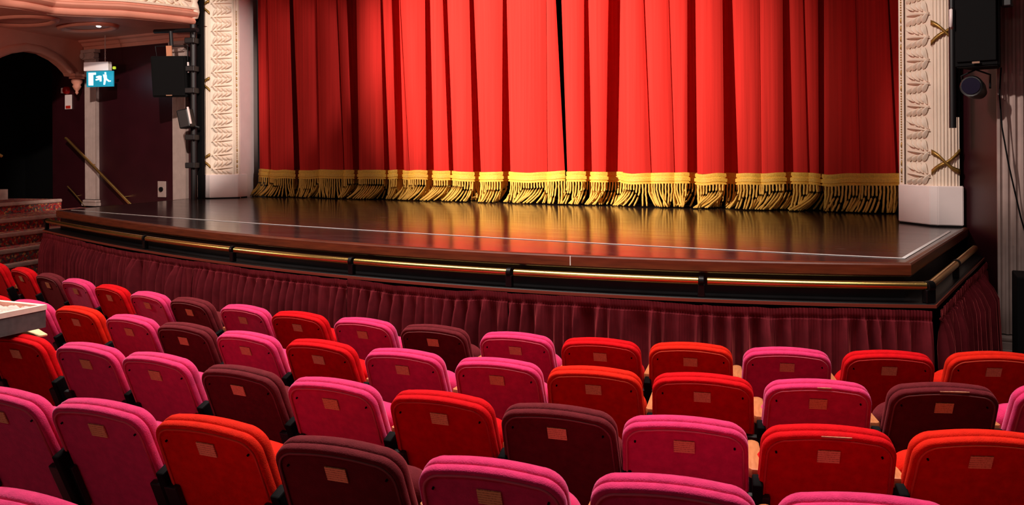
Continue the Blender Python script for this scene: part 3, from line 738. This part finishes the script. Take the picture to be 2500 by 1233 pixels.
bm = BM(); rnd = random.Random(3)
for i in range(4, len(bps)-4, 3):
    p = bps[i]; tn = (bps[i+1]-bps[i-1]).normalized(); nr = Vector((tn.y, -tn.x)); a = math.atan2(tn.y, tn.x)
    for zz in (0.30, 0.36, 0.43):
        q = p+nr*0.045
        bmesh.ops.create_icosphere(bm, subdivisions=2, radius=1, matrix=Matrix.Translation((q.x, q.y, ZB+zz+rnd.uniform(-.02, .02))) @ Matrix.Rotation(a, 4, 'Z') @ Matrix.Rotation(rnd.uniform(-1, 1), 4, 'Y') @ Matrix.Diagonal((rnd.uniform(.05, .11), 0.035, rnd.uniform(.02, .035), 1)))
loc2(bm); obj('relief_ornament', bm, M['plaster'], t, True)
bm = BM(); ep = bps[-1]
lathe(bm, [(0.001, 0.08), (0.06, 0.1), (0.085, 0.2), (0.07, 0.3), (0.05, 0.36), (0.09, 0.45), (0.10, 0.6), (0.001, 0.65)], (ep.x, ep.y, ZB), 14); loc2(bm); obj('end_scroll', bm, M['plaster'], t, True)
# soffit under the box
sof = [(p.x, p.y) for p in bps] + [(bps[-1].x, YW), (atY(130, 90, YW).x-0.3, YW), (atY(130, 90, YW).x-2.5, YW-1.0)]
bm = BM(); f = poly(bm, [(x, y, ZB+0.01) for x, y in sof]); bmesh.ops.triangulate(bm, faces=[f]); struct('ceiling', bm, M['salmon'])
# shallow plaster roundel and downlight in the soffit
dl = atZ(241, 58, ZB)
t = thing('downlight', 'small bright recessed spotlight in the underside of the balcony', 'light', (dl.x, dl.y, ZB-0.002))
bm = BM(); lathe(bm, [(0.075, 0.0), (0.07, -0.012), (0.05, -0.012), (0.045, 0.004)], (0, 0, 0), 20); obj('trim_ring', bm, M['whitepaint'], t, True)
bm = BM(); lathe(bm, [(0.046, -0.006), (0.043, -0.035), (0.025, -0.052), (0.0005, -0.056)], (0, 0, 0), 20); obj('lamp', bm, emit('downlight_glow', (255, 250, 255), 6.0), t)
l = spot('downlight_beam', (dl.x, dl.y, ZB-0.09), (dl.x, dl.y, 0), 25, 110, 0.8, (1.0, 0.85, 0.75), 0.04)
for k, (x, y, rx_) in enumerate(((215, 66, 0.62), (55, 50, 0.7))):
    c = atZ(x, y, ZB)
    bm = BM(); lathe(bm, [(rx_, 0.0), (rx_-0.02, -0.035), (rx_-0.09, -0.045), (rx_-0.14, -0.02), (rx_-0.16, 0.0)], (0, 0, 0), 40)
    o = struct('trim_%d' % (3+k), bm, M['salmon'], smooth=True); o.location = (c.x, c.y, ZB+0.004); o.scale = (1, 0.55, 1)
# cornice at the top of the left wall
bm = BM(); sweep(bm, [(C0.x+0.02, YW), (lp0.x-0.1, YW)], [(0.0, ZB-0.16), (0.03, ZB-0.16), (0.035, ZB-0.10), (0.06, ZB-0.09), (0.09, ZB-0.04), (0.14, ZB-0.02), (0.16, ZB+0.01), (0.0, ZB+0.01)], True); struct('trim_2', bm, M['salmon'])

def pilaster(name, label, x0, x1, Y, z0, z1, n, cap=True, m=None):
    w_ = x1-x0; m = m or M['greypaint']
    t = thing(name, label, 'column', ((x0+x1)/2, Y, z0))
    bm = BM(); prof = [(-w_/2, 0.0), (-w_/2, -0.06)]
    for i in range(n):
        a0 = -w_/2+0.02+(w_-0.04)*i/n; a1 = -w_/2+0.02+(w_-0.04)*(i+0.72)/n
        for u in (0, .25, .5, .75, 1): prof.append((a0+(a1-a0)*u, -0.06+0.022*math.sin(PI*u)))
    prof += [(w_/2, -0.06), (w_/2, 0)]
    grid(bm, [[(p[0], p[1], z) for p in prof] for z in (0.12, z1-z0)]); obj('fluted_shaft', bm, m, t)
    bm = BM(); box(bm, (0, -0.045, 0.03), (w_+0.07, 0.13, 0.06), None, 0.004); box(bm, (0, -0.04, 0.085), (w_+0.05, 0.12, 0.05), None, 0.018); obj('base', bm, m, t)
    if cap:
        bm = BM(); h = z1-z0
        box(bm, (0, -0.045, h-0.03), (w_+0.08, 0.13, 0.06), None, 0.006); box(bm, (0, -0.045, h-0.12), (w_+0.02, 0.11, 0.12), None, 0.01)
        for s in (-1, 1): tube(bm, [(s*(w_/2-0.01), -0.12, h-0.11), (s*(w_/2-0.01), -0.03, h-0.11)], 0.055, 16)
        obj('capital', bm, m, t)
    return t
a0 = atY(214, 300, YW).x; a1 = atY(242, 300, YW).x
pilaster('fluted_pilaster', 'grey fluted pilaster behind the exit sign on the maroon wall', a0, a1, YW, 0.93, ZB-0.16, 7)
a0 = atY(428, 300, YW).x; a1 = atY(460, 300, YW).x
pilaster('fluted_pilaster', 'grey fluted pilaster behind the small hanging loudspeaker, left of the carved pier', a0, a1, YW, 0.93, ZB-0.16, 8)
# landing and steps
t = thing('staircase', 'carpeted steps with grey nosings climbing to the dark archway at left', 'stairs', (0, 0, 0))
ZN = [(1.09, (0, 497)), (0.91, (0, 537)), (0.73, (0, 573)), (0.55, (0, 613)), (0.37, (0, 650)), (0.19, (0, 690))]
dirN = Vector((-0.225, 0.974, 0)); nN = Vector((0.974, 0.225, 0))
ZN2 = []
for z, (x, y) in ZN: 
    p = atZ(x, y, z); ZN2.append((z, p))
t.location = (ZN2[0][1].x, ZN2[0][1].y, 0.0); so_ = t.location.copy()
for k, (z, p) in enumerate(ZN2):
    p = Vector((p.x, p.y, 0))
    e1_ = {0: atZ(179, 486, z), }.get(k, None)
    far = (Vector((e1_.x, e1_.y, 0))-p).dot(dirN) if e1_ else 3.6-k*0.12
    far = min(far, (YW-0.02-p.y)/dirN.y)
    a = p-dirN*4.0; b = p+dirN*far; back = nN*-0.9 if k else nN*-4.2
    s = bpy.data.objects.new('step', None)
    bm = BM(); pl4 = [a, b, b+back, a+back]
    prism(bm, [((v-so_).x, (v-so_).y) for v in pl4], max(0.0, z-0.36), z-0.03); s = obj('step', bm, M['stair'], t)
    bm = BM(); q4_ = [a+nN*0.025, b+nN*0.025, b-nN*0.06, a-nN*0.06]
    prism(bm, [((v-so_).x, (v-so_).y) for v in q4_], z-0.055, z+0.004); bmesh.ops.bevel(bm, geom=list(bm.edges), offset=0.012, segments=2, affect='EDGES'); obj('nosing', bm, M['nosing'], s)
    bm = BM(); q5 = [a-nN*0.05, b-nN*0.05, b+back, a+back]
    prism(bm, [((v-so_).x, (v-so_).y) for v in q5], z-0.031, z); obj('tread', bm, M['stair'], s)
# one more dark step at the back of the landing
p = atZ(0, 463, 1.27); p = Vector((p.x, p.y, 0)); bm = BM()
e_ = atZ(30, 462, 1.27); fr = (Vector((e_.x, e_.y, 0))-p).dot(dirN)
q = [p-dirN*3, p+dirN*fr, p+dirN*fr-nN*1.6, p-dirN*3-nN*1.6]
prism(bm, [((v-so_).x, (v-so_).y) for v in q], 1.09, 1.27); obj('step', bm, M['nosing'], t)

# handrails
def handrail(label, pts, r):
    o0 = Vector(pts[0]); t = thing('handrail', label, 'handrail', pts[-1]); o0 = Vector(pts[-1])
    bm = BM(); tube(bm, [Vector(p)-o0 for p in pts], r, 12); obj('rail_tube', bm, M['satinbrass'], t, True, 50)
    for u in (0.35, 0.8):
        p = Vector(pts[0]).lerp(Vector(pts[-1]), u)
        bm = BM(); tube(bm, [p-o0, p+Vector((0, 0.05, -0.05))-o0, Vector((p.x, YW, p.z-0.05))-o0], 0.008, 8); obj('wall_bracket', bm, M['satinbrass'], t)
handrail('brass handrail sloping down across the maroon wall beside the exit sign pilaster', [atY(160, 337, YW-0.17), atY(166, 342, YW-0.17), atY(240, 418, YW-0.17), atY(314, 494, YW-0.17), atY(330, 510, YW-0.17)], 0.024)
handrail('thin lower brass handrail on the maroon wall left of the pilaster base', [atY(165, 455, YW-0.10), atY(180, 471, YW-0.10), atY(208, 504, YW-0.10)], 0.013)
he = atP(-60, 350, Vector((C0.x, C0.y)) + Vector((-0.3, -0.1)), NV); hb = atP(4, 381, Vector((C0.x, C0.y)) + Vector((-0.3, -0.1)), NV)
bm = BM(); tube(bm, [he-hb, (he-hb)*0.3, Vector((0, 0, 0))], 0.026, 12)
o = obj('handrail', bm, M['satinbrass'], None, True, 50); o.location = hb; tag(o, 'stub end of a brass handrail at the left edge of the photo', 'handrail')

# exit sign
YE = 9.15
c = atY(245, 193, YE); t = thing('exit_sign', 'glowing turquoise emergency exit sign with white running figure hanging on a chain', 'sign', (c.x, c.y, c.z), math.radians(14))
sw = (atY(270, 193, YE).x-atY(220, 193, YE).x); shh = 0.27
def sgn(u, v, y=-0.02): return (u*sw, y, v*shh)
bm = BM(); box(bm, (0, 0, 0), (sw, 0.03, shh), None, 0.004); obj('sign_plate', bm, emit('exit_turquoise', (14, 118, 140), 0.9), t)
white = emit('exit_white', (200, 240, 250), 1.3)
def flat(bm, pts, y=-0.018, d=0.004):
    a = [bm.verts.new(sgn(u, v, y)) for u, v in pts]; b = [bm.verts.new(sgn(u, v, y+d)) for u, v in pts]
    bm.faces.new(a); bm.faces.new(b[::-1]); n = len(pts)
    for i in range(n): bm.faces.new((a[i], a[(i+1) % n], b[(i+1) % n], b[i]))
bm = BM(); flat(bm, [(-0.42, -0.40), (-0.42, 0.42), (-0.14, 0.42), (-0.14, 0.28), (-0.24, 0.28), (-0.24, -0.40)]); obj('door_symbol', bm, white, t)
bm = BM(); flat(bm, [(-0.02, 0.05), (-0.16, -0.02), (-0.14, -0.10), (0.0, -0.05), (0.0, -0.16), (0.07, -0.16), (0.07, 0.20), (-0.02, 0.22), (-0.14, 0.16), (-0.13, 0.08)]); obj('arrow_symbol', bm, white, t)
bm = BM(); flat(bm, [(0.18, 0.42), (0.24, 0.42), (0.25, 0.30), (0.19, 0.28)])
flat(bm, [(0.12, 0.28), (0.26, 0.26), (0.27, 0.02), (0.36, -0.12), (0.42, -0.12), (0.42, -0.18), (0.33, -0.2), (0.24, -0.06), (0.2, -0.38), (0.14, -0.38), (0.16, 0.0)]); obj('running_figure', bm, white, t)
bm = BM(); box(bm, (-0.06, 0.01, shh/2+0.085), (sw*0.92, 0.10, 0.155), None, 0.01); obj('housing', bm, M['whitepaint'], t)
bm = BM(); zt = ZB-c.z
for i in range(int((zt-shh/2-0.16)/0.035)): 
    z_ = shh/2+0.165+i*0.035; tube(bm, [(0.1+0.006*math.sin(k*PI/3+0)*1, 0.006*(i % 2)*math.sin(k*PI/3), z_+0.022*math.cos(k*PI/3)+0.018) for k in range(7)], 0.0035, 5, False)
obj('chain', bm, M['nosing'], t)
bm = BM(); box(bm, (sw*0.5+0.02, -0.01, shh/2+0.05), (0.05, 0.04, 0.05), None, 0.012); obj('status_lamp', bm, emit('green_yellow_lamp', (170, 190, 40), 0.6), t)
point('exit_sign_glow', (c.x+0.25, c.y-0.18, c.z), 1.6, (0.45, 0.85, 1.0), 0.08)

# fire alarm and notice
c = atY(165, 221, YW); t = thing('fire_alarm', 'red fire alarm sounder on the maroon wall beside the archway', 'alarm', (c.x, YW, c.z))
bm = BM(); tube(bm, [(0, 0, 0), (0, -0.05, 0), (0, -0.07, 0)], [0.075, 0.07, 0.05], 20); obj('sounder', bm, mat('alarm_red', (150, 14, 14), 0.4), t, True, 40)
bm = BM(); box(bm, (-0.1, -0.03, 0), (0.035, 0.05, 0.1), None, 0.006); obj('side_plate', bm, M['whitepaint'], t)
c = atY(168, 249, YW); t = thing('fire_notice', 'narrow white notice with a red foot below the fire alarm', 'sign', (c.x, YW, c.z))
hn = (atY(168, 231, YW).z-atY(168, 266, YW).z); wn = atY(176, 249, YW).x-atY(160, 249, YW).x
bm = BM(); box(bm, (0, -0.008, 0), (wn, 0.012, hn), None, 0.002); obj('board', bm, M['whitepaint'], t)
bm = BM(); box(bm, (0, -0.016, -hn*0.36), (wn*0.7, 0.004, hn*0.2)); obj('red_print', bm, mat('notice_red', (196, 40, 24), 0.5), t)
# wall socket plate
c = atY(397, 462, YW); hh_ = atY(397, 442, YW).z-atY(397, 481, YW).z
t = thing('wall_plate', 'pale wall plate with a dark round socket low on the maroon wall', 'socket', (c.x, YW, c.z))
bm = BM(); box(bm, (0, -0.012, 0), (0.2, 0.02, hh_), None, 0.006); obj('plate', bm, M['greypaint'], t)
bm = BM(); tube(bm, [(0, -0.015, 0), (0, -0.05, 0)], 0.04, 14); obj('socket', bm, M['blackmatte'], t)

# ------------------------------------------------------------------ loudspeakers and rigging
YS = 8.7
def bracket_pole(label, x, Y, z0, z1, r=0.03):
    p = atY(x, 300, Y); t = thing('rigging_pole', label, 'pole', (p.x, Y, z0))
    bm = BM(); tube(bm, [(0, 0, 0), (0, 0, z1-z0)], r, 12); obj('tube', bm, M['black'], t, True, 50)
    return t, p
t, pp = bracket_pole('black vertical rigging pole with clamps beside the left pier', 473, 9.15, 1.14, 5.5, 0.05)
for z_ in (0.55, 1.0, 1.75, 2.1, 2.55):
    bm = BM(); box(bm, (0.0, -0.03, z_), (0.17, 0.16, 0.09), Matrix.Rotation(0.3, 3, 'Z'), 0.012); obj('clamp', bm, M['black'], t)
bm = BM(); box(bm, (0.03, 0.12, 1.8), (0.1, 0.06, 3.8)); obj('cable_bundle', bm, M['blackmatte'], t)
# small loudspeaker at left
def speaker(name, label, corners, Y, depth, rz, hang=None, badge=(0.5, 0.05)):
    (x0, y0), (x1, y1) = corners
    a = atY(x0, y0, Y); b = atY(x1, y1, Y); w_ = b.x-a.x; h = a.z-b.z
    t = thing(name, label, 'loudspeaker', ((a.x+b.x)/2, Y, b.z), rz)
    bm = BM(); w3 = w_*0.5
    prism(bm, [(-w3, 0), (w3, 0), (w3*0.72, depth), (-w3*0.72, depth)], 0, h)
    bmesh.ops.bevel(bm, geom=list(bm.edges), offset=0.012, segments=2, affect='EDGES'); obj('cabinet', bm, M['blackmatte'], t)
    bm = BM(); box(bm, (0, -0.012, h*0.5), (w_*0.9, 0.02, h*0.92), None, 0.006); obj('grille', bm, M['blackmatte'], t)
    bm = BM(); box(bm, (0, -0.026, h*badge[1]), (w_*0.17, 0.006, 0.016)); obj('badge', bm, mat('speaker_badge_'+name, (150, 110, 84), 0.4), t)
    return t, w_, h
t, sw_, sh_ = speaker('loudspeaker', 'black loudspeaker hanging from a bar left of the left pier', ((384, 140), (446, 236)), 8.95, 0.35, math.radians(24))
t.rotation_euler = (math.radians(6), 0, math.radians(24))
bm = BM(); tube(bm, [(-sw_*0.42, 0.15, sh_*0.6), (-sw_*0.46, 0.15, sh_+0.16), (sw_*0.46, 0.15, sh_+0.16), (sw_*0.42, 0.15, sh_*0.6)], 0.012, 8); obj('yoke', bm, M['black'], t)
bm = BM(); tube(bm, [(0, 0.15, sh_+0.16), (0, 0.15, sh_+0.40)], 0.03, 10); obj('hanger', bm, M['black'], t)
bm = BM(); box(bm, (-0.02, 0.1, sh_+0.08), (0.09, 0.02, 0.17)); o = obj('tag', bm, mat('orange_tag', (196, 130, 96), 0.6), t); o['label'] = 'pale orange tag above the cabinet'
bm = BM(); box(bm, (sw_*0.5+0.01, 0.06, sh_*0.72), (0.02, 0.04, 0.17), None, 0.006); obj('handle', bm, M['whitepaint'], t)
a = atY(378, 77, 9.05); b = atY(482, 73, 9.05); bm = BM(); tube(bm, [Vector((0, 0, 0)), b-a], 0.035, 12)
t = thing('rigging_bar', 'black horizontal bar above the left loudspeaker', 'pole', a); o = obj('tube', bm, M['black'], t, True, 50)
# small black lantern with a pale edge
c = atY(455, 290, 9.0); t = thing('stage_lantern', 'small black lantern with a pale strip clamped below the left loudspeaker', 'light', c, math.radians(20))
bm = BM(); box(bm, (0, 0, 0), (0.19, 0.2, 0.30), Matrix.Rotation(-0.2, 3, 'Y'), 0.02); obj('housing', bm, M['black'], t)
bm = BM(); box(bm, (0.10, -0.09, 0.05), (0.02, 0.03, 0.27), Matrix.Rotation(-0.2, 3, 'Y')); obj('barn_door_edge', bm, M['whitepaint'], t)
bm = BM(); tube(bm, [(0.05, 0.05, -0.1), (0.16, 0.1, -0.14)], 0.02, 8); obj('clamp_arm', bm, M['black'], t)

# right wall
WR0 = Vector((rp0.x+0.22, 8.95)); wq = atd(2434, 500, 7.0); WR1 = Vector((wq.x, wq.y))
bm = BM(); prism(bm, [(WR0.x-0.3, WR0.y+0.06), (WR0.x, WR0.y), (WR1.x, WR1.y), (WR1.x+3, WR1.y), (WR1.x+3, WR1.y+0.8), (WR1.x, WR0.y+0.4)], 0, 6.5); struct('wall_right', bm, M['maroonwall'])
x1_ = WR1.x+0.50
t = pilaster('fluted_pilaster', 'broad grey fluted pilaster at the right edge of the photo', WR1.x, x1_, WR1.y, 0.16, 3.42, 8)
bm = BM(); box(bm, (0, -0.05, -0.08), (x1_-WR1.x+0.1, 0.16, 0.16), None, 0.006); obj('base_block', bm, M['greypaint'], t)
# right loudspeaker
t, sw_, sh_ = speaker('loudspeaker', 'large black loudspeaker on the wall right of the right pier', ((2328, -150), (2440, 160)), 7.75, 0.35, math.radians(-14), badge=(0.46, 0.03))
bm = BM(); tube(bm, [(-sw_*0.55, -0.01, sh_*0.46), (-sw_*0.55, -0.05, sh_*0.45), (-sw_*0.55, -0.05, sh_*0.32), (-sw_*0.55, -0.01, sh_*0.31)], 0.014, 8); obj('handle', bm, M['whitepaint'], t, True)
bm = BM(); box(bm, (sw_*0.62, 0.12, sh_*0.75), (0.08, 0.1, sh_*0.6), None, 0.01); obj('side_bracket', bm, M['black'], t)
bm = BM(); tube(bm, [(0, 0.3, sh_*0.5), (0, 0.48, sh_*0.5)], 0.04, 8); obj('wall_arm', bm, M['black'], t)
t, pp = bracket_pole('black vertical rigging pole at the outer edge of the right pier', 2326, 8.35, 2.08, 5.5, 0.03)
bm = BM(); box(bm, (0.03, 0.05, 1.4), (0.05, 0.05, 2.6)); obj('cable_bundle', bm, M['blackmatte'], t)
# lantern below the speaker
c = atY(2382, 218, 8.0); t = thing('stage_lantern', 'dark purple-tinted lantern hanging under the right loudspeaker', 'light', c, math.radians(-15))
bm = BM(); tube(bm, [(0, 0.14, -0.02), (0, -0.02, 0), (0, -0.16, 0.02), (0, -0.17, 0.02)], [0.06, 0.085, 0.09, 0.08], 18); obj('housing', bm, M['black'], t, True, 40)
bm = BM(); tube(bm, [(0, -0.172, 0.02), (0, -0.178, 0.02)], 0.072, 18); obj('lens', bm, mat('violet_lens', (24, 18, 40), 0.2), t)
bm = BM(); tube(bm, [(-0.11, 0, 0), (-0.11, 0, 0.12), (0, 0, 0.17), (0.11, 0, 0.12), (0.11, 0, 0)], 0.009, 6); obj('yoke', bm, M['black'], t)
bm = BM(); tube(bm, [(0, 0, 0.17), (0, 0.05, 0.34)], 0.018, 8); obj('hanger', bm, M['black'], t)
cpts = [atd(2444, 165, 6.9), atd(2440, 230, 6.88), atd(2446, 310, 6.86), atd(2462, 400, 6.85), atd(2478, 470, 6.85), atd(2492, 530, 6.84), atd(2512, 600, 6.84)]
bm = BM(); tube(bm, [p-cpts[0] for p in cpts], 0.007, 6); o = obj('hanging_cable', bm, M['blackmatte'], None, True); o.location = cpts[0]; tag(o, 'thin black cable hanging across the broad fluted pilaster at right', 'cable')
# black cabinet at the right edge
a = atd(2483, 676, 6.3); t = thing('black_cabinet', 'plain black cabinet edge at the far right in front of the fluted pilaster', 'cabinet', (a.x+0.35, a.y+0.2, 0))
bm = BM(); box(bm, (0, 0, a.z/2), (0.7, 0.4, a.z), None, 0.01); obj('carcass', bm, M['blackmatte'], t)
bm = BM(); box(bm, (0.0, -0.205, a.z/2), (0.6, 0.012, a.z*0.9), None, 0.004); obj('door', bm, M['black'], t)
